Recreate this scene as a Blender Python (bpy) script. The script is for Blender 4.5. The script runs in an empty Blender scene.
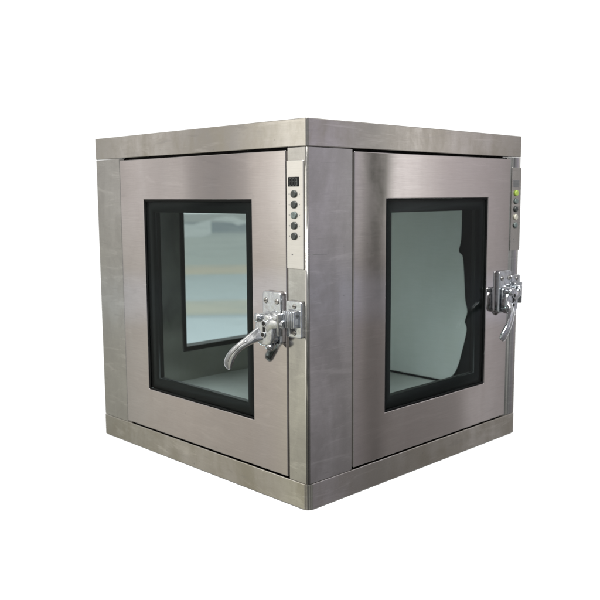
import bpy, bmesh, math, random
from mathutils import Vector, Matrix
random.seed(4)
R = math.radians
sc = bpy.context.scene
COL = sc.collection
U = 0.72                      # edge length of the cabinet in metres
W, D = 0.9931, 0.9973         # width of the two visible faces, in edge lengths

# ------------------------------------------------------------------ helpers
def LF(h, z, d):              # left door face: h runs right seen from outside, d outward
    return Vector((-D/2 - d, W/2 - h, z))
def RF(h, z, d):              # right door face
    return Vector((h - D/2, -W/2 - d, z))
def BF(h, z, d):              # rear-left face (opposite the right door)
    return Vector((D/2 - h, W/2 + d, z))
def LOC(x, y, z):
    return Vector((x, y, z))

def new(): return bmesh.new()

def box(bm, F, h0, h1, z0, z1, d0, d1, bev=0.0, seg=2, mi=0):
    c = [(h0,z0,d0),(h1,z0,d0),(h1,z1,d0),(h0,z1,d0),(h0,z0,d1),(h1,z0,d1),(h1,z1,d1),(h0,z1,d1)]
    t = bmesh.new()
    v = [t.verts.new(F(*p)) for p in c]
    for f in ((0,1,2,3),(4,5,6,7),(0,1,5,4),(1,2,6,5),(2,3,7,6),(3,0,4,7)):
        t.faces.new([v[i] for i in f])
    bmesh.ops.recalc_face_normals(t, faces=t.faces)
    if bev > 0:
        bmesh.ops.bevel(t, geom=list(t.edges), offset=bev, segments=seg, profile=0.5, affect='EDGES')
    merge(bm, t, mi)

def merge(bm, t, mi=0, keep=False):
    vm = {}
    for v in t.verts: vm[v] = bm.verts.new(v.co)
    for f in t.faces:
        try:
            g = bm.faces.new([vm[v] for v in f.verts])
            g.material_index = f.material_index if keep else mi
            g.smooth = f.smooth
        except ValueError: pass
    t.free()

def ring(bm, F, o, i, d0, d1, bev=0.0, mi=0, seg=2):
    """rectangular frame, o / i = (h0,h1,z0,z1) outer and inner"""
    def rect(r, d): return [(r[0],r[2],d),(r[1],r[2],d),(r[1],r[3],d),(r[0],r[3],d)]
    t = bmesh.new()
    A = [t.verts.new(F(*p)) for p in rect(o,d0)]; B = [t.verts.new(F(*p)) for p in rect(i,d0)]
    C = [t.verts.new(F(*p)) for p in rect(o,d1)]; E = [t.verts.new(F(*p)) for p in rect(i,d1)]
    for k in range(4):
        n = (k+1) % 4
        t.faces.new((A[k],A[n],B[n],B[k])); t.faces.new((C[k],C[n],E[n],E[k]))
        t.faces.new((A[k],A[n],C[n],C[k])); t.faces.new((B[k],B[n],E[n],E[k]))
    bmesh.ops.recalc_face_normals(t, faces=t.faces)
    if bev > 0:
        diag = []
        for e in t.edges:
            p, q = e.verts
            if (p in A and q in B) or (p in B and q in A) or (p in C and q in E) or (p in E and q in C): diag.append(e)
        bmesh.ops.bevel(t, geom=[e for e in t.edges if e not in diag], offset=bev, segments=seg, profile=0.5, affect='EDGES')
    merge(bm, t, mi)

def cyl(bm, F, c, axis, r0, r1, L, n=24, bev=0.0, mi=0, squash=1.0):
    """cylinder / cone frustum; centre of its start c=(h,z,d), axis in (h,z,d)"""
    ax = Vector(axis).normalized()
    up = Vector((0,1,0)) if abs(ax.y) < .9 else Vector((1,0,0))
    e1 = ax.cross(up).normalized(); e2 = ax.cross(e1)
    t = bmesh.new(); rows = []
    prof = [(0,r0)]
    if bev > 0:
        for k in range(5):
            a = k/4*math.pi/2
            prof.append((L - bev + bev*math.sin(a), r1 - bev + bev*math.cos(a)))
    else: prof.append((L, r1))
    for (l, r) in prof:
        rows.append([t.verts.new(F(*(Vector(c) + ax*l + e1*r*math.cos(2*math.pi*k/n) + e2*r*squash*math.sin(2*math.pi*k/n)))) for k in range(n)])
    for a, b in zip(rows, rows[1:]):
        for k in range(n):
            f = t.faces.new((a[k], a[(k+1)%n], b[(k+1)%n], b[k])); f.smooth = True
    t.faces.new(rows[0]); t.faces.new(rows[-1])
    bmesh.ops.recalc_face_normals(t, faces=t.faces)
    merge(bm, t, mi)

def catmull(P, m):
    out = []
    Q = [P[0]] + list(P) + [P[-1]]
    for i in range(1, len(Q)-2):
        for k in range(m):
            t = k/m
            out.append(tuple(0.5*((2*b)+(-a+c)*t+(2*a-5*b+4*c-d)*t*t+(-a+3*b-3*c+d)*t**3)
                       for a,b,c,d in zip(Q[i-1],Q[i],Q[i+1],Q[i+2])))
    out.append(tuple(P[-1])); return out

def sweep(bm, F, pts, n=20, mi=0, m=7, power=2.6):
    """pts: (h,z,d,width,thickness); cross-section is a super-ellipse, thickness along the outward side"""
    P = catmull(pts, m); t = bmesh.new(); rows = []
    for i, p in enumerate(P):
        a = Vector(P[max(0,i-1)][:3]); b = Vector(P[min(len(P)-1,i+1)][:3])
        tan = (b-a).normalized()
        w = Vector((0,0,1)).cross(tan).normalized(); o = tan.cross(w).normalized()
        r = []
        for k in range(n):
            q = 2*math.pi*k/n; c, s = math.cos(q), math.sin(q)
            x = math.copysign(abs(c)**(2/power), c)*p[3]; y = math.copysign(abs(s)**(2/power), s)*p[4]
            r.append(t.verts.new(F(*(Vector(p[:3]) + w*x + o*y))))
        rows.append(r)
    for a, b in zip(rows, rows[1:]):
        for k in range(n):
            f = t.faces.new((a[k], a[(k+1)%n], b[(k+1)%n], b[k])); f.smooth = True
    for r in (rows[0], rows[-1]):
        f = t.faces.new(r)
    bmesh.ops.recalc_face_normals(t, faces=t.faces)
    merge(bm, t, mi)

def slab(bm, F, outline, d0, d1, bev=0.0, mi=0, seg=3):
    """extruded (h,z) outline with rounded front edge"""
    t = bmesh.new()
    a = [t.verts.new(F(h,z,d0)) for h,z in outline]; b = [t.verts.new(F(h,z,d1)) for h,z in outline]
    n = len(a)
    t.faces.new(a); top = t.faces.new(b)
    for k in range(n):
        f = t.faces.new((a[k],a[(k+1)%n],b[(k+1)%n],b[k]))
    bmesh.ops.recalc_face_normals(t, faces=t.faces)
    if bev > 0:
        bmesh.ops.bevel(t, geom=list(top.edges), offset=bev, segments=seg, profile=0.5, affect='EDGES')
    merge(bm, t, mi)

def rrect(h0, h1, z0, z1, r, n=6, front=None):
    o = []; q = front or r
    for (cx, cz, a0, r) in ((h1-r,z1-r,0,r),(h0+r,z1-r,90,r),(h0+q,z0+q,180,q),(h1-r,z0+r,270,r)):
        for k in range(n+1):
            a = R(a0 + 90*k/n); o.append((cx + r*math.cos(a), cz + r*math.sin(a)))
    return o

def obj(name, bm, mats, parent=None, smooth=True, angle=35):
    for v in bm.verts: v.co *= U
    me = bpy.data.meshes.new(name); 
    if smooth:
        for f in bm.faces: f.smooth = True
        for e in bm.edges:
            if len(e.link_faces) == 2:
                try: e.smooth = e.calc_face_angle() < R(angle)
                except ValueError: e.smooth = False
            else: e.smooth = False
    bm.to_mesh(me); bm.free()
    if not isinstance(mats, (list, tuple)): mats = [mats]
    for m in mats: me.materials.append(m)
    o = bpy.data.objects.new(name, me); COL.objects.link(o)
    if smooth:
        md = o.modifiers.new('weighted_normals', 'WEIGHTED_NORMAL'); md.keep_sharp = True; md.weight = 100
    if parent: o.parent = parent
    return o

# ------------------------------------------------------------------ materials
class N:
    def __init__(s, tree): s.t = tree
    def __call__(s, kind, props=None, **inp):
        n = s.t.nodes.new(kind)
        for k, v in (props or {}).items(): setattr(n, k, v)
        for k, v in inp.items():
            key = int(k[1:]) if k[0] == '_' and k[1:].isdigit() else k.replace('_', ' ')
            sock = n.inputs[key]
            if isinstance(v, bpy.types.NodeSocket): s.t.links.new(v, sock)
            else: sock.default_value = v
        return n
    def math(s, op, a, b=0.0, c=None, clamp=False):
        kw = dict(_0=a, _1=b)
        if c is not None: kw['_2'] = c
        return s('ShaderNodeMath', dict(operation=op, use_clamp=clamp), **kw).outputs[0]
    def mix(s, f, a, b, blend='MIX'):
        n = s.t.nodes.new('ShaderNodeMix'); n.data_type = 'RGBA'; n.blend_type = blend
        for sock, v in ((n.inputs[0], f), (n.inputs[6], a), (n.inputs[7], b)):
            if isinstance(v, bpy.types.NodeSocket): s.t.links.new(v, sock)
            else: sock.default_value = v if not isinstance(v, tuple) or len(v) == 4 else (*v, 1)
        return n.outputs[2]
    def ramp(s, f, stops, interp='LINEAR'):
        n = s.t.nodes.new('ShaderNodeValToRGB'); n.color_ramp.interpolation = interp
        e = n.color_ramp.elements
        while len(e) < len(stops): e.new(0.5)
        for x, (p, c) in zip(e, stops):
            x.position = p; x.color = (*c, 1) if len(c) == 3 else c
        s.t.links.new(f, n.inputs[0]); return n.outputs[0]
    def maprange(s, v, a, b, c, d, smooth=True):
        return s('ShaderNodeMapRange', dict(interpolation_type='SMOOTHSTEP' if smooth else 'LINEAR'), _0=v, _1=a, _2=b, _3=c, _4=d).outputs[0]

def mat(name):
    m = bpy.data.materials.new(name); m.use_nodes = True
    t = m.node_tree; t.nodes.clear()
    out = t.nodes.new('ShaderNodeOutputMaterial')
    return m, N(t), out

def steel(name, base, rough=0.3, aniso=0.5, stain=0.25, wave=0.05, grain='h', film=0.0, dirt=(0.75,0.72,0.62), scratch=0.5, seed=0.0, metal=1.0, rvar=.08):
    m, n, out = mat(name)
    tc = n('ShaderNodeTexCoord').outputs['Object']
    off = n('ShaderNodeVectorMath', dict(operation='ADD'), _0=tc, _1=(seed, seed*1.7, seed*.6)).outputs[0]
    # brushed grain: noise stretched along the sheet
    sc_h = (26, 26, 700) if grain == 'h' else (1100, 1100, 22)
    g = n('ShaderNodeMapping', _0=off, Scale=sc_h).outputs[0]
    gr = n('ShaderNodeTexNoise', Vector=g, Scale=1.0, Detail=4.0, Roughness=.6).outputs[0]
    # hand-rubbed cloudy smears
    cl = n('ShaderNodeTexNoise', Vector=off, Scale=7.0, Detail=6.0, Roughness=.62, Distortion=1.2).outputs[0]
    fine = n('ShaderNodeTexNoise', Vector=off, Scale=38.0, Detail=5.0, Roughness=.7, Distortion=.6).outputs[0]
    sw = n('ShaderNodeMapping', _0=off, Scale=(14, 14, 3.0)).outputs[0]
    wipe = n('ShaderNodeTexNoise', Vector=sw, Scale=1.0, Detail=4.0, Roughness=.55, Distortion=.8).outputs[0]
    smear = n.math('ADD', n.math('MULTIPLY', cl, .42), n.math('ADD', n.math('MULTIPLY', fine, .18), n.math('MULTIPLY', wipe, .40)))
    sm = n.maprange(smear, .36, .64, 0.0, 1.0)
    col = n.mix(n.math('MULTIPLY', n.math('SUBTRACT', 1.0, sm), stain), base, tuple(b*d for b, d in zip(base, dirt)))
    col = n.mix(n.math('MULTIPLY', n.maprange(gr, .3, .7, 0, 1), .20), col, tuple(b*.72 for b in base))
    # sparse fine scratches
    sv = n('ShaderNodeMapping', _0=off, Rotation=(.5,.35,.8), Scale=(6, 70, 70)).outputs[0]
    sk = n('ShaderNodeTexVoronoi', dict(feature='DISTANCE_TO_EDGE'), Vector=sv, Scale=1.3).outputs[0]
    skm = n.math('MULTIPLY', n.maprange(sk, 0.0, .012, 1.0, 0.0), n.maprange(fine, .52, .66, 0, 1))
    col = n.mix(n.math('MULTIPLY', skm, .22*scratch), col, tuple(min(1, b*1.4) for b in base))
    # wiped diagonal smears and darker specks of handling dirt
    dv_ = n('ShaderNodeMapping', _0=off, Rotation=(.75,.55,.2), Scale=(5,9,46)).outputs[0]
    ds = n('ShaderNodeTexNoise', Vector=dv_, Scale=1.0, Detail=5.0, Roughness=.65, Distortion=.7).outputs[0]
    col = n.mix(n.math('MULTIPLY', n.maprange(ds, .54, .70, 0, 1), .45*scratch), col, tuple(min(1, b*1.25) for b in base))
    col = n.mix(n.math('MULTIPLY', n.maprange(ds, .30, .42, 1, 0), .40*scratch), col, tuple(b*.66 for b in base))
    sp = n('ShaderNodeTexNoise', Vector=off, Scale=150.0, Detail=2.0).outputs[0]
    col = n.mix(n.math('MULTIPLY', n.math('MULTIPLY', n.maprange(sp, .68, .76, 0, 1), n.maprange(cl, .48, .6, 0, 1)), .5*scratch), col, tuple(b*.5 for b in base))
    ro = n.math('ADD', n.math('MULTIPLY', sm, -rvar), n.math('ADD', rough + rvar/2, n.math('MULTIPLY', gr, .03)))
    bumpsrc = n('ShaderNodeTexNoise', Vector=off, Scale=3.2, Detail=2.0, Roughness=.4).outputs[0]
    b1 = n('ShaderNodeBump', Strength=wave, Distance=.03, Height=bumpsrc).outputs[0]
    b2 = n('ShaderNodeBump', Strength=.015, Distance=.0002, Height=gr, Normal=b1).outputs[0]
    tan = n('ShaderNodeTangent', dict(direction_type='RADIAL', axis='Z')).outputs[0]
    p = n('ShaderNodeBsdfPrincipled', Base_Color=col, Metallic=metal, Roughness=ro, Anisotropic=aniso, Normal=b2, Tangent=tan)
    if film > 0:
        p.inputs['Coat Weight'].default_value = film; p.inputs['Coat Roughness'].default_value = .22
    n.t.links.new(p.outputs[0], out.inputs[0])
    return m

def simple(name, base, rough, metal=0.0, coat=0.0, spec=.5, var=.12, scale=60):
    m, n, out = mat(name)
    tc = n('ShaderNodeTexCoord').outputs['Object']
    no = n('ShaderNodeTexNoise', Vector=tc, Scale=scale, Detail=5.0).outputs[0]
    col = n.mix(n.maprange(no, .35, .65, 0, 1), tuple(b*(1-var) for b in base), tuple(min(1, b*(1+var)) for b in base))
    p = n('ShaderNodeBsdfPrincipled', Base_Color=col, Metallic=metal, Roughness=n.math('ADD', rough, n.math('MULTIPLY', no, .06)))
    p.inputs['Coat Weight'].default_value = coat; p.inputs['Specular IOR Level'].default_value = spec
    n.t.links.new(p.outputs[0], out.inputs[0]); return m

def glass(name, tint, refl=1.0):
    m, n, out = mat(name)
    tc = n('ShaderNodeTexCoord').outputs['Object']
    no = n('ShaderNodeTexNoise', Vector=tc, Scale=9.0, Detail=4.0, Distortion=.6).outputs[0]
    tr = n('ShaderNodeBsdfTransparent', Color=(*tint, 1)).outputs[0]
    gl = n('ShaderNodeBsdfGlossy', Color=(1,1,1,1), Roughness=n.math('MULTIPLY', n.maprange(no,.4,.75,0,1), .05)).outputs[0]
    bk = n('ShaderNodeNewGeometry').outputs['Backfacing']
    lw = n('ShaderNodeFresnel', IOR=n.maprange(bk, 0, 1, 1.52, 1/1.52, smooth=False)).outputs[0]
    a = n('ShaderNodeMixShader', _0=n.math('MULTIPLY', lw, refl, clamp=True), _1=tr, _2=gl).outputs[0]
    n.t.links.new(a, out.inputs[0]); return m

def glow(name, col, strength):
    m, n, out = mat(name)
    p = n('ShaderNodeBsdfPrincipled', Base_Color=(*col,1), Roughness=.3, Emission_Color=(*col,1), Emission_Strength=strength)
    n.t.links.new(p.outputs[0], out.inputs[0]); return m

M = {}
M['door']  = steel('door_steel_with_film', (.60,.565,.555), rough=.045, aniso=.3, stain=.34, wave=.02, film=.06, rvar=.035, dirt=(.86,.82,.80))
M['post']  = steel('post_steel', (.61,.60,.575), rough=.14, aniso=.1, stain=.9, wave=.02, dirt=(.74,.735,.73), scratch=1.0, seed=3.1)
M['band']  = steel('band_steel', (.62,.60,.565), rough=.12, aniso=.1, stain=.9, wave=.02, dirt=(.72,.70,.63), scratch=1.0, seed=7.7)
M['inner'] = steel('chamber_steel', (.60,.61,.59), rough=.50, aniso=.2, stain=.2, wave=.06, scratch=0, seed=5.2, metal=.30)
M['inner_dark'] = steel('chamber_polished_steel', (.50,.50,.47), rough=.2, aniso=.2, stain=.3, wave=.05, scratch=0, seed=9.2)
M['panel'] = steel('panel_steel', (.90,.88,.845), rough=.30, aniso=.3, stain=.08, wave=.02, scratch=.2, seed=1.2)
def plated(name, base, rough):
    m, n, out = mat(name)
    tc = n('ShaderNodeTexCoord').outputs['Object']
    no = n('ShaderNodeTexNoise', Vector=tc, Scale=55.0, Detail=3.0).outputs[0]
    gr = n('ShaderNodeTexNoise', Vector=tc, Scale=260.0, Detail=4.0).outputs[0]
    col = n.mix(n.maprange(gr, .45, .7, 0, .22), base, tuple(b*.55 for b in base))
    bp = n('ShaderNodeBump', Strength=.14, Distance=.004, Height=no).outputs[0]
    p = n('ShaderNodeBsdfPrincipled', Base_Color=col, Metallic=1.0, Roughness=n.math('ADD', rough, n.math('MULTIPLY', gr, .12)), Normal=bp)
    n.t.links.new(p.outputs[0], out.inputs[0]); return m
M['chrome'] = plated('chrome', (.66,.68,.70), .05)
M['worn_chrome'] = plated('worn_chrome', (.46,.47,.48), .16)
M['screw'] = simple('screw_steel', (.42,.41,.39), .35, metal=1.0)
M['black'] = simple('black_print', (.006,.007,.007), .3, var=.1, spec=.12)
M['reflection_seam'] = simple('reflection_seam_black', (.006,.006,.0065), .4, var=.3, spec=.12)
M['gap'] = simple('dark_gap', (.02,.019,.017), .8, var=.3)
M['button'] = simple('button_dark', (.035,.042,.04), .3, coat=.4, var=.3, scale=200)
M['button_pale'] = simple('button_pale', (.16,.20,.19), .3, coat=.4, var=.3, scale=200)
M['display'] = simple('display_glass', (.008,.008,.009), .3, var=.2, spec=.15)
M['segment'] = simple('display_segment', (.20,.21,.20), .5)
M['ink'] = simple('grey_ink', (.22,.22,.22), .6)
M['led'] = glow('green_lamp', (.40,.55,.10), .15)
M['led_white'] = glow('pale_lamp', (.62,.60,.5), .05)
M['tube'] = glow('fill_glow', (.88,1.0,1.0), 20)
M['glass'] = glass('window_glass', (.86,.905,.905), .14)
M['rear_glass'] = glass('rear_glass', (.80,.835,.825), .18)

# ------------------------------------------------------------------ setting
def floor_material():
    m, n, out = mat('white_paper')
    tc = n('ShaderNodeTexCoord').outputs['Object']
    no = n('ShaderNodeTexNoise', Vector=tc, Scale=12.0, Detail=5.0).outputs[0]
    col = n.mix(no, (.84,.84,.84), (.88,.88,.875))
    p = n('ShaderNodeBsdfPrincipled', Base_Color=col, Roughness=.75)
    p.inputs['Specular IOR Level'].default_value = .1
    n.t.links.new(p.outputs[0], out.inputs[0]); return m
bm = new()
bm.faces.new([bm.verts.new((x, y, 0)) for x, y in rrect(-.4985, .4985, -.4985, .4985, .02)])
fl = obj('floor', bm, floor_material())
fl.location = (0, U*math.sqrt(.5), 0); fl.rotation_euler = (0, 0, R(45))
fl['kind'] = 'structure'; fl['label'] = 'plain white floor under the steel cabinet'

def view_patch_material():
    m, n, out = mat('window_view_bands')
    tc = n('ShaderNodeTexCoord').outputs['Object']
    y = n('ShaderNodeSeparateXYZ', _0=tc).outputs[1]
    no = n('ShaderNodeTexNoise', Vector=tc, Scale=1.3, Detail=5.0, Roughness=.6).outputs[0]
    yy = n.math('ADD', y, n.math('MULTIPLY', no, .05))
    bands = n.ramp(n.math('DIVIDE', yy, 24.0), [(0, (.66,.72,.76)), (.034, (.62,.69,.73)), (.036, (.30,.34,.36)), (.040, (.62,.57,.46)), (.058, (.60,.56,.47)), (.062, (.57,.63,.64)), (.122, (.51,.57,.58)), (.128, (.66,.56,.42)), (.155, (.64,.55,.43)), (.162, (.50,.53,.49)),
                  (.33, (.54,.56,.52)), (.40, (.44,.47,.45)), (.43, (.20,.24,.27)), (.60, (.15,.19,.22)), (.66, (.42,.43,.41)), (1, (.42,.43,.41))])
    spot = n('ShaderNodeTexVoronoi', Vector=n('ShaderNodeMapping', _0=tc, Scale=(1.8,.18,1)).outputs[0], Scale=1.0).outputs['Color']
    col = n.mix(n.math('MULTIPLY', n.maprange(y, 8, 9.5, 0, 1), n.maprange(n('ShaderNodeSeparateColor', _0=spot).outputs[0], .5, .55, 0, .9)), bands, (.75,.77,.75))
    col = n.mix(n.maprange(no, .48, .66, 0, .45), col, (.40,.42,.41))
    p = n('ShaderNodeBsdfPrincipled', Base_Color=col, Roughness=.5)
    n.t.links.new(p.outputs[0], out.inputs[0]); return m
bm = new()
bm.faces.new([bm.verts.new(p) for p in ((-.42,0,0),(.42,0,0),(.42,4.6,0),(1.1,4.6,0),(3,34,0),(-3,34,0),(-1.1,4.6,0),(-.42,4.6,0))])
wk = obj('window_view_patch', bm, view_patch_material())  # added floor patch; its bands imitate workshop floor and reflections in the window
wk.location = (-.45*U, 2.35*U, -.003); wk.rotation_euler = (0, 0, R(7.0))
wk['kind'] = 'structure'

# ------------------------------------------------------------------ the cabinet
root = bpy.data.objects.new('pass_box', None); COL.objects.link(root)
root.empty_display_size = .1
root.location = (U*math.sqrt(.5)*(D-W)/2, U*math.sqrt(.5)*(W+D)/2, 0.0005)
root.rotation_euler = (0, 0, R(45))
root['label'] = 'brushed stainless steel cube cabinet with two windowed doors and chrome lever latches'
root['category'] = 'pass box'

hx, hy = D/2, W/2
TB, BB = .9300, .0719        # band heights

def band(z0, z1, cr, er, front):
    """solid-looking sheet band: rounded vertical corners, softened rims"""
    t = bmesh.new()
    out = rrect(-hx, hx, -hy, hy, cr, 6, front)
    lo = [t.verts.new((x, y, z0)) for x, y in out]; hi = [t.verts.new((x, y, z1)) for x, y in out]
    k = len(out)
    bot = t.faces.new(lo); top = t.faces.new(hi)
    for i in range(k): t.faces.new((lo[i], lo[(i+1)%k], hi[(i+1)%k], hi[i]))
    bmesh.ops.recalc_face_normals(t, faces=t.faces)
    bmesh.ops.bevel(t, geom=list(top.edges) + (list(bot.edges)), offset=er, segments=3, profile=.5, affect='EDGES')
    return t
bm = new(); merge(bm, band(TB+.0012, 1.0, .0065, .0025, .0075)); obj('top_band', bm, M['band'], root, angle=20)
bm = new(); merge(bm, band(0, BB-.0012, .0065, .0028, .019)); obj('base_band', bm, M['band'], root, angle=20)

# door openings, in h along each face: (door h0,h1) and window outlines
DOORS = dict(
    left=dict(F=LF, L=W, d=(W-.8421, W-.0741), z=(.0765, .9245), w=(W-.7127, W-.2066, .2049, .8012), P=(W-.0690, W-.0095), hp=.043),
    right=dict(F=RF, L=D, d=(.1718, .9285), z=(.0765, .9245), w=(.3025, .8022, .2049, .8012), P=(.9350, .9920), hp=.034))
G = .0060                     # gap round the doors

def post(sx, sy, lx, ly, r=.0085, th=.035):
    """corner post at (sx*hx, sy*hy): leg of length lx along x (on the y face) and ly along y"""
    t = bmesh.new()
    o = []
    c = (sx*(hx-r), sy*(hy-r))
    a0 = {(-1,-1):180,(1,-1):270,(1,1):0,(-1,1):90}[(sx,sy)]
    arc = [(c[0]+r*math.cos(R(a0+90*k/5)), c[1]+r*math.sin(R(a0+90*k/5))) for k in range(6)]
    onx = abs(abs(arc[0][0]) - hx) < 1e-6     # first arc point lies on the x = const face
    if not onx: arc.reverse()
    # x=const face leg (runs along y), then arc, then y=const face leg (runs along x)
    o = [(sx*(hx-th), sy*(hy-ly)), (sx*hx, sy*(hy-ly))] + arc + [(sx*(hx-lx), sy*hy), (sx*(hx-lx), sy*(hy-th)), (sx*(hx-th), sy*(hy-th))]
    z0, z1 = BB+.0006, TB-.0006
    lo = [t.verts.new((x,y,z0)) for x,y in o]; hi = [t.verts.new((x,y,z1)) for x,y in o]
    k = len(o)
    t.faces.new(lo); t.faces.new(hi)
    for i in range(k): t.faces.new((lo[i], lo[(i+1)%k], hi[(i+1)%k], hi[i]))
    bmesh.ops.recalc_face_normals(t, faces=t.faces)
    return t

for (sx, sy, lx, ly) in ((-1,-1,.1718-G,.0741-G), (-1,1,.12,W-.8421-G+.0), (1,-1,D-.9285-G,.12), (1,1,.12,.12)):
    bm = new(); merge(bm, post(sx, sy, lx, ly))
    if sx == sy == -1:            # dark scuffed line across the front post
        slab(bm, RF, [(.012,.6655),(.040,.6660),(.070,.6640),(.070,.6628),(.040,.6642),(.012,.6640)], -.001, .0003, mi=1)
    obj('corner_post', bm, [M['post'], M['ink']], root, angle=20)

# chamber: floor, ceiling, walls, with openings behind the doors
CF, CC, IN = .143, .870, .050
bm = new()
i = IN
box(bm, LOC, -hx+i, hx-i, -hy+i, hy-i, CF-.02, CF)              # floor
box(bm, LOC, -hx+i, hx-i, -hy+i, hy-i, CC, CC+.02)              # ceiling
box(bm, LOC, hx-i, hx-i+.012, -hy+i, hy-i, CF-.02, CC+.02)      # right-back wall
RW = (D-.80, D-.30, .25, .80)                                    # rear window, in BF coordinates
ring(bm, BF, (i, D-i, CF-.02, CC+.02), RW, -i, -i+.012, mi=1)         # left-back wall with the window hole
for q in DOORS.values():
    w = q['w']
    ring(bm, q['F'], (i, q['L']-i, CF-.02, CC+.02), (w[0]-.01, w[1]+.01, w[2]-.005, w[3]+.01), -i, -i+.010, mi=1)
obj('chamber', bm, [M['inner'], M['inner_dark']], root)

# added unseen glowing tube behind the left door sill, put in to brighten the chamber
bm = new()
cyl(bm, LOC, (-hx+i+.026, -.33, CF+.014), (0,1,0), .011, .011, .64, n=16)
obj('fill_tube', bm, M['tube'], root)
# black wavy slab shaped as a dark reflection in the chamber wall, plus seam bead
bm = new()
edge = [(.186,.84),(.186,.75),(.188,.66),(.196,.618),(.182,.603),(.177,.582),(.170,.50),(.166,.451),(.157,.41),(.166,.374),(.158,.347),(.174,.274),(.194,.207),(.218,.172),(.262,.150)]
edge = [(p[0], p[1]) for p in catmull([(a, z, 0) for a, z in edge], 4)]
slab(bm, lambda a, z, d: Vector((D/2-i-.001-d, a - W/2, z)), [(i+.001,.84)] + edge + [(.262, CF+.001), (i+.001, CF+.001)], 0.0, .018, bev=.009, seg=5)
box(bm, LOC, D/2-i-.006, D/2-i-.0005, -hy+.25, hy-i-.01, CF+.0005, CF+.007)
obj('reflection_and_seam', bm, M['reflection_seam'], root)

# outer sheet on the two hidden sides
bm = new()
box(bm, LOC, hx-.012, hx-.003, -hy+.115, hy-.115, BB+.001, TB-.001)
obj('side_panel', bm, M['post'], root)
bm = new()
ring(bm, BF, (.115, D-.115, BB+.001, TB-.001), RW, -.012, -.003)
obj('rear_panel', bm, M['post'], root)
# rear window between the rear panel and the chamber wall
bm = new()
o = RW; ring(bm, BF, (o[0], o[1], o[2], o[3]), (o[0]+.016, o[1]-.016, o[2]+.018, o[3]-.016), -i-.004, -.001, bev=.002)
rw = obj('rear_window', bm, M['black'], root)
bm = new(); box(bm, BF, o[0]+.015, o[1]-.015, o[2]+.017, o[3]-.015, -.026, -.020)
obj('glass_pane', bm, M['rear_glass'], rw)

# dark carcass edge seen in the gaps round each door
for q in DOORS.values():
    bm = new()
    d, z = q['d'], q['z']
    ring(bm, q['F'], (d[0]-G-.02, d[1]+G+.003, z[0]-G-.02, z[1]+G+.02), (d[0]+.02, d[1]-.02, z[0]+.02, z[1]-.02), -.0385, -.0345)
    obj('door_seal', bm, M['gap'], root)

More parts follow.
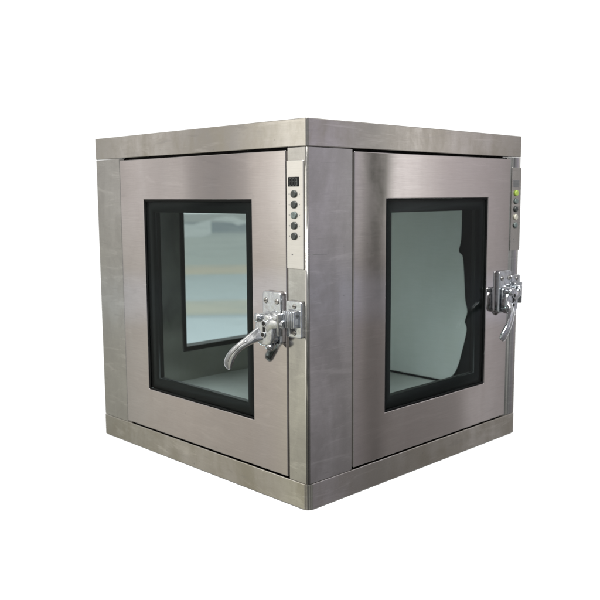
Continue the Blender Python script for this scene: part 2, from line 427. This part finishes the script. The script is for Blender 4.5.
def build_door(q):
    F, d, z, w = q['F'], q['d'], q['z'], q['w']
    bm = new()
    ring(bm, F, (d[0], d[1], z[0], z[1]), (w[0], w[1], w[2], w[3]), -.033, .0022, bev=.0022, seg=3)
    door = obj('door', bm, M['door'], root)
    # black border behind the glass and the deep gasket of the double glazing
    bm = new()
    b = .034
    ring(bm, F, (w[0]+.0006, w[1]-.0006, w[2]+.0006, w[3]-.0006), (w[0]+b, w[1]-b, w[2]+b+.004, w[3]-b-.004), -.034, -.0075)
    ring(bm, F, (w[0]+.0006, w[1]-.0006, w[2]+.0006, w[3]-.0006), (w[0]+.0055, w[1]-.0055, w[2]+.0055, w[3]-.0055), -.0035, -.0008, bev=.001)
    obj('window_frame', bm, M['black'], door)
    bm = new()
    box(bm, F, w[0]+.0008, w[1]-.0008, w[2]+.0008, w[3]-.0008, -.0072, -.0037)
    obj('glass_pane', bm, M['glass'], door)
    # ---------------- latch
    hp = d[1] - q['hp']; zp = .468
    bm = new()
    slab(bm, F, rrect(hp-.036, hp+.035, .428, .566, .010), .0022, .0150, bev=.004)
    slab(bm, F, rrect(hp-.028, hp+.028, .434, .512, .012), .0150, .0240, bev=.004)
    for s in (-1, 1):
        cyl(bm, F, (hp + s*.021, .541, .0150), (0,0,1), .0080, .0070, .0030, n=18, bev=.0015, mi=1)
        box(bm, F, hp+s*.021-.005, hp+s*.021+.005, .5402, .5418, .0176, .0184, mi=2)
    obj('latch_plate', bm, [M['chrome'], M['screw'], M['gap']], door)
    bm = new()
    # body of the lever: flat-faced shield with the lock barrel in it, and the cam that hooks the keeper
    sh = [(hp+x, zp+y) for x, y in catmull([(-.034,.012),(-.036,-.020),(-.022,-.038),(.006,-.042),(.028,-.030),(.034,-.004),(.030,.030),(.010,.042),(-.018,.036),(-.034,.012)], 4)[:-1]]
    slab(bm, F, sh, .0240, .0440, bev=.006, seg=4)
    cyl(bm, F, (hp-.014, zp+.029, .0300), (-.25,.15,1), .0135, .011, .026, n=20, bev=.005)
    for (x, y, rr) in ((.004, .018, .0095), (.000, -.012, .0085)):
        cyl(bm, F, (hp+x, zp+y, .0440), (0,0,1), rr, rr, .0035, n=20, bev=.0015)
        cyl(bm, F, (hp+x, zp+y, .0475), (0,0,1), rr*.62, rr*.62, .0006, n=16, mi=2)
    box(bm, F, hp-.002, hp+.006, zp-.008, zp+.013, .0440, .0448, mi=2)
    cyl(bm, F, (hp+.012, zp-.026, .0200), (.1,-.75,.6), .0125, .0115, .030, n=18, bev=.004, mi=1)
    sweep(bm, F, [(hp+.008,zp+.008,.036,.020,.010), (hp+.026,zp+.018,.037,.016,.010), (hp+.046,zp+.020,.036,.013,.009), (hp+.064,zp+.018,.032,.010,.007)], n=16)
    cyl(bm, F, (hp+.040, zp+.036, .030), (.3,0,1), .009, .008, .016, n=18, bev=.003)
    cyl(bm, F, (hp+.052, zp-.010, .036), (0,1,0), .0085, .0085, .058, n=18, bev=.003)
    # lever: leaves the shield downward and outward, then curves left to a broad blunt tip
    P = [(hp-.012,zp-.008,.034,.024,.010), (hp-.024,zp-.018,.050,.0165,.0090), (hp-.040,zp-.031,.064,.0125,.0085),
         (hp-.062,zp-.049,.074,.0115,.0080), (hp-.084,zp-.070,.079,.0130,.0075), (hp-.100,zp-.090,.078,.0150,.0068), (hp-.108,zp-.103,.076,.0150,.0058), (hp-.112,zp-.110,.075,.0105,.0040)]
    sweep(bm, F, P, n=24, m=8, power=2.8)
    # shallow finger groove along the outer side of the lever
    Q = [(p[0]+.002, p[1]+.001, p[2]+.0058, .0042, .0032) for p in P[2:6]]
    sweep(bm, F, Q, n=12, m=8, power=2.0, mi=1)
    obj('latch_lever', bm, [M['chrome'], M['worn_chrome'], M['gap']], door)
    return door

def build_keeper(q):
    F, h = q['F'], q['d'][1] + G
    h0 = h + .0015; h1 = min(h0 + .056, q['L'] - .008)
    bm = new()
    slab(bm, F, rrect(h0, h1, .453, .547, .006), 0.0, .012, bev=.003)
    for zz in (.534, .466):
        cyl(bm, F, ((h0+h1)/2+.004, zz, .012), (0,0,1), .0068, .006, .0028, n=18, bev=.0012, mi=1)
        box(bm, F, (h0+h1)/2+.004-.0045, (h0+h1)/2+.004+.0045, zz-.0008, zz+.0008, .0145, .0154, mi=2)
    # ridged catch block
    slab(bm, F, rrect(h0+.002, h1-.012, .479, .523, .004), .012, .026, bev=.003)
    for k in range(5):
        x = h0 + .007 + k*.0075
        cyl(bm, F, (x, .480, .0262), (0,1,0), .0032, .0032, .043, n=12)
    obj('latch_keeper', bm, [M['chrome'], M['screw'], M['gap']], root)

def build_controls(q, lit):
    F = q['F']; p0, p1 = q['P']
    bm = new()
    slab(bm, F, rrect(p0, p1, .628, .898, .002), 0.0, .0042, bev=.0012)
    for k in range(5):                                     # printed marks beside the buttons
        z = .815 - k*.0262
        box(bm, F, p0+.0085, p0+.0115, z-.0018, z+.0018, .0042, .0045, mi=1)
        box(bm, F, p1-.013, p1-.0115, z-.001, z+.001, .0042, .0045, mi=1)
    cyl(bm, F, (p0+.020, .664, .0042), (0,0,1), .0022, .0020, .0006, n=12, mi=1)
    pan = obj('control_panel', bm, [M['post'] if lit else M['panel'], M['ink']], root)
    bm = new()
    c = (p0+p1)/2 - .002
    slab(bm, F, rrect(c-.0205, c+.0175, .8335, .8575, .001), .0042, .0052, bev=.0004)
    for k in range(3):                                     # three unlit digits
        x = c - .0125 + k*.0105
        for (a, b_, e, f) in ((x-.003,x+.003,.8538,.8546),(x-.003,x+.003,.8450,.8458),(x-.003,x+.003,.8364,.8372),
                              (x-.0036,x-.0028,.8375,.8535),(x+.0028,x+.0036,.8375,.8535)):
            box(bm, F, a, b_, e, f, .0052, .0054, mi=1)
    obj('display', bm, [M['ink'] if lit else M['display'], M['segment']], pan)
    for k in range(5):
        z = .815 - k*.0262
        bm = new()
        cyl(bm, F, (c, z, .0042), (0,0,1), .0098, .0096, .0050, n=28, bev=.0022)
        mt = M['button_pale'] if k == 2 else M['button']
        if lit: mt = {0: M['led'], 3: M['led_white']}.get(k, M['button_pale'] if k in (1, 4) else M['button'])
        obj('button', bm, mt, pan)

for key in ('left', 'right'):
    q = DOORS[key]
    build_door(q); build_keeper(q); build_controls(q, key == 'right')

# ------------------------------------------------------------------ world: bright studio ahead, dim workshop at both sides
w = bpy.data.worlds.new('World'); sc.world = w; w.use_nodes = True
t = w.node_tree; t.nodes.clear(); n = N(t)
out = t.nodes.new('ShaderNodeOutputWorld')
dv = n('ShaderNodeTexCoord').outputs['Generated']
sep = n('ShaderNodeSeparateXYZ', _0=dv).outputs
az = n.math('MULTIPLY', n.math('ARCTAN2', sep[0], sep[1]), 180/math.pi)     # 0 = straight ahead, + right
el = n.math('MULTIPLY', n.math('ARCSINE', sep[2]), 180/math.pi)
azn = n.maprange(az, -180, 180, 0, 1, smooth=False)
def A(deg): return (deg + 180)/360
def g(v, c=(1,1,1)): return tuple(v*k for k in c)
warm, cool = (1.0,.955,.90), (.93,.93,1.0)
K = 1.0
lower = n.ramp(azn, [(A(-180), g(.42)), (A(-130), g(.80,warm)), (A(-95), g(.92,(1,.98,.87))), (A(-88), g(.90,(1,.97,.87))), (A(-82), g(.80,warm)), (A(-78), g(.70,(1,.99,.95))), (A(-75.5), g(.40,(1,.99,.93))), (A(-56), g(.5)),
                    (A(-38), g(1.25)), (A(38), g(1.25)), (A(56), g(.34,cool)), (A(74), g(.50,(1,.95,1))), (A(78), g(.56,(1,.95,1))), (A(80.5), g(.34,(1,.96,1))), (A(85), g(.30,(1,.97,1))), (A(88), g(.40,(.89,.86,1))), (A(93), g(.38,(.88,.85,1))), (A(104), g(.3,cool)), (A(140), g(.38)), (A(180), g(.42))])
upper = n.ramp(azn, [(A(-180), g(.42)), (A(-130), g(.85,warm)), (A(-96), g(1.4,(1,.97,.91))), (A(-88.5), g(1.35,(1,.97,.91))), (A(-86.5), g(.95,warm)), (A(-84.3), g(.42,(1,.97,.95))), (A(-82.6), g(.48,(1,.97,.95))), (A(-80.5), g(.86,warm)), (A(-78), g(.82,warm)), (A(-75.5), g(.42,(1,.99,.93))), (A(-56), g(.5)),
                    (A(-38), g(1.25)), (A(38), g(1.25)), (A(56), g(.30,cool)), (A(73), g(.42,(1,.95,.94))), (A(77), g(.62,(1,.95,.95))), (A(80.6), g(.80,(1,.97,.98))), (A(82.2), g(1.35,(1,.98,.99))), (A(83.9), g(1.55,(1,.98,.99))), (A(84.2), g(.60,(1,1,.96))), (A(84.6), g(.07,(.96,1,.88))), (A(86.3), g(.09,(.97,1,.9))), (A(87.2), g(.58,(.92,.88,1))), (A(93), g(.54,(.91,.87,1))), (A(104), g(.34,cool)), (A(140), g(.38)), (A(180), g(.42))])
# a ramp only holds 256 steps, so the two workshop walls mirrored in the doors get ramps of their own
def fine(a0, a1, stops):
    return n.ramp(n.maprange(az, a0, a1, 0, 1, smooth=False), [((p-a0)/(a1-a0), c) for p, c in stops])
def inside(a0, a1, soft=1.5):
    return n.math('MULTIPLY', n.maprange(az, a0, a0+soft, 0, 1), n.maprange(az, a1-soft, a1, 1, 0))
olive, mauve, lav = (.97,1,.90), (1,.95,.97), (.91,.865,1)
r_up = fine(68, 97, [(68, g(.33,(1,.96,.93))), (75.6, g(.36,(1,.96,.93))), (76.8, g(.50,mauve)), (78.5, g(.60,mauve)), (80.6, g(.66,mauve)), (81.6, g(.84,(1,.97,.98))), (83.0, g(1.15,(1,.98,.99))), (84.0, g(1.20,(1,.98,.99))),
                     (84.35, g(.75,(1,1,.97))), (84.7, g(.16,olive)), (85.5, g(.08,olive)), (85.95, g(.14,olive)), (86.3, g(.62,(1,.99,.98))), (86.8, g(.66,(1,.98,1))), (87.2, g(.56,lav)), (89, g(.56,lav)), (92, g(.50,lav)), (97, g(.34,lav))])
r_lo = fine(68, 97, [(68, g(.34,mauve)), (75.5, g(.36,mauve)), (76.8, g(.56,(1,.96,1))), (78.3, g(.60,(1,.96,1))), (79.5, g(.34,mauve)), (82, g(.32,mauve)), (84.4, g(.33,mauve)), (84.8, g(.19,mauve)), (85.8, g(.19,mauve)), (86.4, g(.33,mauve)), (87.2, g(.40,lav)), (90, g(.42,lav)), (97, g(.30,lav))])
l_up = fine(-99, -70, [(-99, g(1.0,warm)), (-92, g(1.30,(1,.98,.92))), (-88.6, g(1.25,(1,.98,.92))), (-87.4, g(1.0,(1,.97,.93))), (-86.2, g(.84,warm)), (-85.2, g(.50,(1,.97,.95))), (-83.6, g(.40,(1,.97,.96))), (-82.0, g(.46,(1,.97,.96))), (-81.0, g(.72,(1,.97,.95))), (-79.5, g(.66,(1,.97,.95))), (-78.2, g(.80,(1,.97,.95))),
                     (-76.8, g(.72,(1,.97,.94))), (-76.2, g(.40,(1,.99,.94))), (-75.2, g(.52,(1,.99,.94))), (-70, g(.4))])
l_lo = fine(-99, -70, [(-99, g(.8,warm)), (-92, g(.86,(1,.985,.86))), (-88.6, g(.84,(1,.985,.86))), (-87.4, g(.76,warm)), (-84, g(.66,warm)), (-81, g(.72,warm)), (-78, g(.66,(1,.98,.93))), (-76.8, g(.60,(1,.99,.94))), (-76.2, g(.36,(1,1,.93))), (-75.2, g(.42,(1,1,.93))), (-70, g(.36))])
for a0, a1, up, lo in ((68, 97, r_up, r_lo), (-99, -70, l_up, l_lo)):
    upper = n.mix(inside(a0, a1), upper, up); lower = n.mix(inside(a0, a1), lower, lo)
upper = n.mix(n.maprange(n.math('ABSOLUTE', az), 158, 168, 0, 1), upper, (.45,.45,.46)); lower = n.mix(n.maprange(n.math('ABSOLUTE', az), 158, 168, 0, 1), lower, (.45,.45,.46))
base = n.mix(n.maprange(el, -9, 0, 0, 1), lower, upper)
# workshop clutter: soft upright shapes, only at the sides and behind the camera
cv = n('ShaderNodeMapping', _0=dv, Scale=(5,5,1.1)).outputs[0]
cn = n('ShaderNodeTexNoise', Vector=cv, Scale=1.0, Detail=3.0, Roughness=.5).outputs[0]
cl = n.ramp(cn, [(.3, (.86,.86,.88)), (.5, (1,1,1)), (.7, (1.15,1.14,1.10))])
side = n.maprange(n.math('ABSOLUTE', az), 40, 58, 0, 1)
col = n.mix(side, base, n.mix(1.0, base, cl, 'MULTIPLY'))
# overhead is brighter, the workshop floor darker with painted bands
elv = n.ramp(n.maprange(el, -90, 90, 0, 1, smooth=False), [(.0, (.35,.35,.33)), (.36, (.55,.55,.52)), (.42, (.80,.80,.77)), (.450, (.90,.90,.87)), (.455, (1.05,1.10,1.16)), (.466, (1.02,1.07,1.13)), (.472, (.90,.90,.87)), (.495, (1.0,1.0,.99)), (.52, (1.05,1.04,1.03)), (.60, (1.2,1.2,1.2)), (1.0, (1.3,1.3,1.3))])
col = n.mix(side, col, n.mix(1.0, col, elv, 'MULTIPLY'))
# behind the camera: dark machinery and bright windows
bn = n('ShaderNodeTexNoise', Vector=n('ShaderNodeMapping', _0=dv, Scale=(4.5,4.5,3)).outputs[0], Scale=1.0, Detail=2.0, Roughness=.5, Distortion=.5).outputs[0]
bk = n.ramp(bn, [(.38, (.30,.31,.33)), (.46, (.62,.63,.65)), (.53, (.90,.91,.93)), (.60, (1.2,1.22,1.25))])
col = n.mix(n.maprange(n.math('ABSOLUTE', az), 104, 118, 0, 1), col, n.mix(1.0, col, bk, 'MULTIPLY'))
bg = n('ShaderNodeBackground', Color=col, Strength=1.0)
t.links.new(bg.outputs[0], out.inputs[0])

def area(name, loc, target, size, power, col=(1,1,1)):
    l = bpy.data.lights.new(name, 'AREA'); l.shape = 'DISK'; l.size = size; l.energy = power; l.color = col
    o = bpy.data.objects.new(name, l); COL.objects.link(o); o.location = loc
    o.rotation_euler = (Vector(target) - Vector(loc)).to_track_quat('-Z', 'Y').to_euler()
    return o
area('key_lamp', (0.0, -2.3, 4.4), (0, .3, 0.2), 2.4, 300)

# ------------------------------------------------------------------ camera (solved from the picture's perspective)
cam = bpy.data.cameras.new('camera'); co = bpy.data.objects.new('camera', cam); COL.objects.link(co)
cam.sensor_width = 36.0; cam.lens = 36*810.08/600; cam.clip_start = .01; cam.clip_end = 200
yaw, pitch, roll = -0.012284, -0.128626, -0.005631
f = Vector((math.sin(yaw)*math.cos(pitch), math.cos(yaw)*math.cos(pitch), math.sin(pitch)))
r = Vector((math.cos(yaw), -math.sin(yaw), 0)); u = r.cross(f)
r2 = r*math.cos(roll) + u*math.sin(roll); u2 = u*math.cos(roll) - r*math.sin(roll)
mw = Matrix((r2, u2, -f)).transposed().to_4x4()
mw.translation = Vector((.006106, -2.007163, .812810))*U
co.matrix_world = mw
sc.camera = co
cam.dof.use_dof = True; cam.dof.focus_distance = 1.56; cam.dof.aperture_fstop = 6.0
sc.render.engine = 'CYCLES'
sc.view_settings.view_transform = 'Standard'; sc.view_settings.look = 'None'
sc.view_settings.exposure = 0; sc.view_settings.gamma = 1
sc.cycles.transparent_max_bounces = 24; sc.cycles.max_bounces = 12; sc.cycles.glossy_bounces = 8
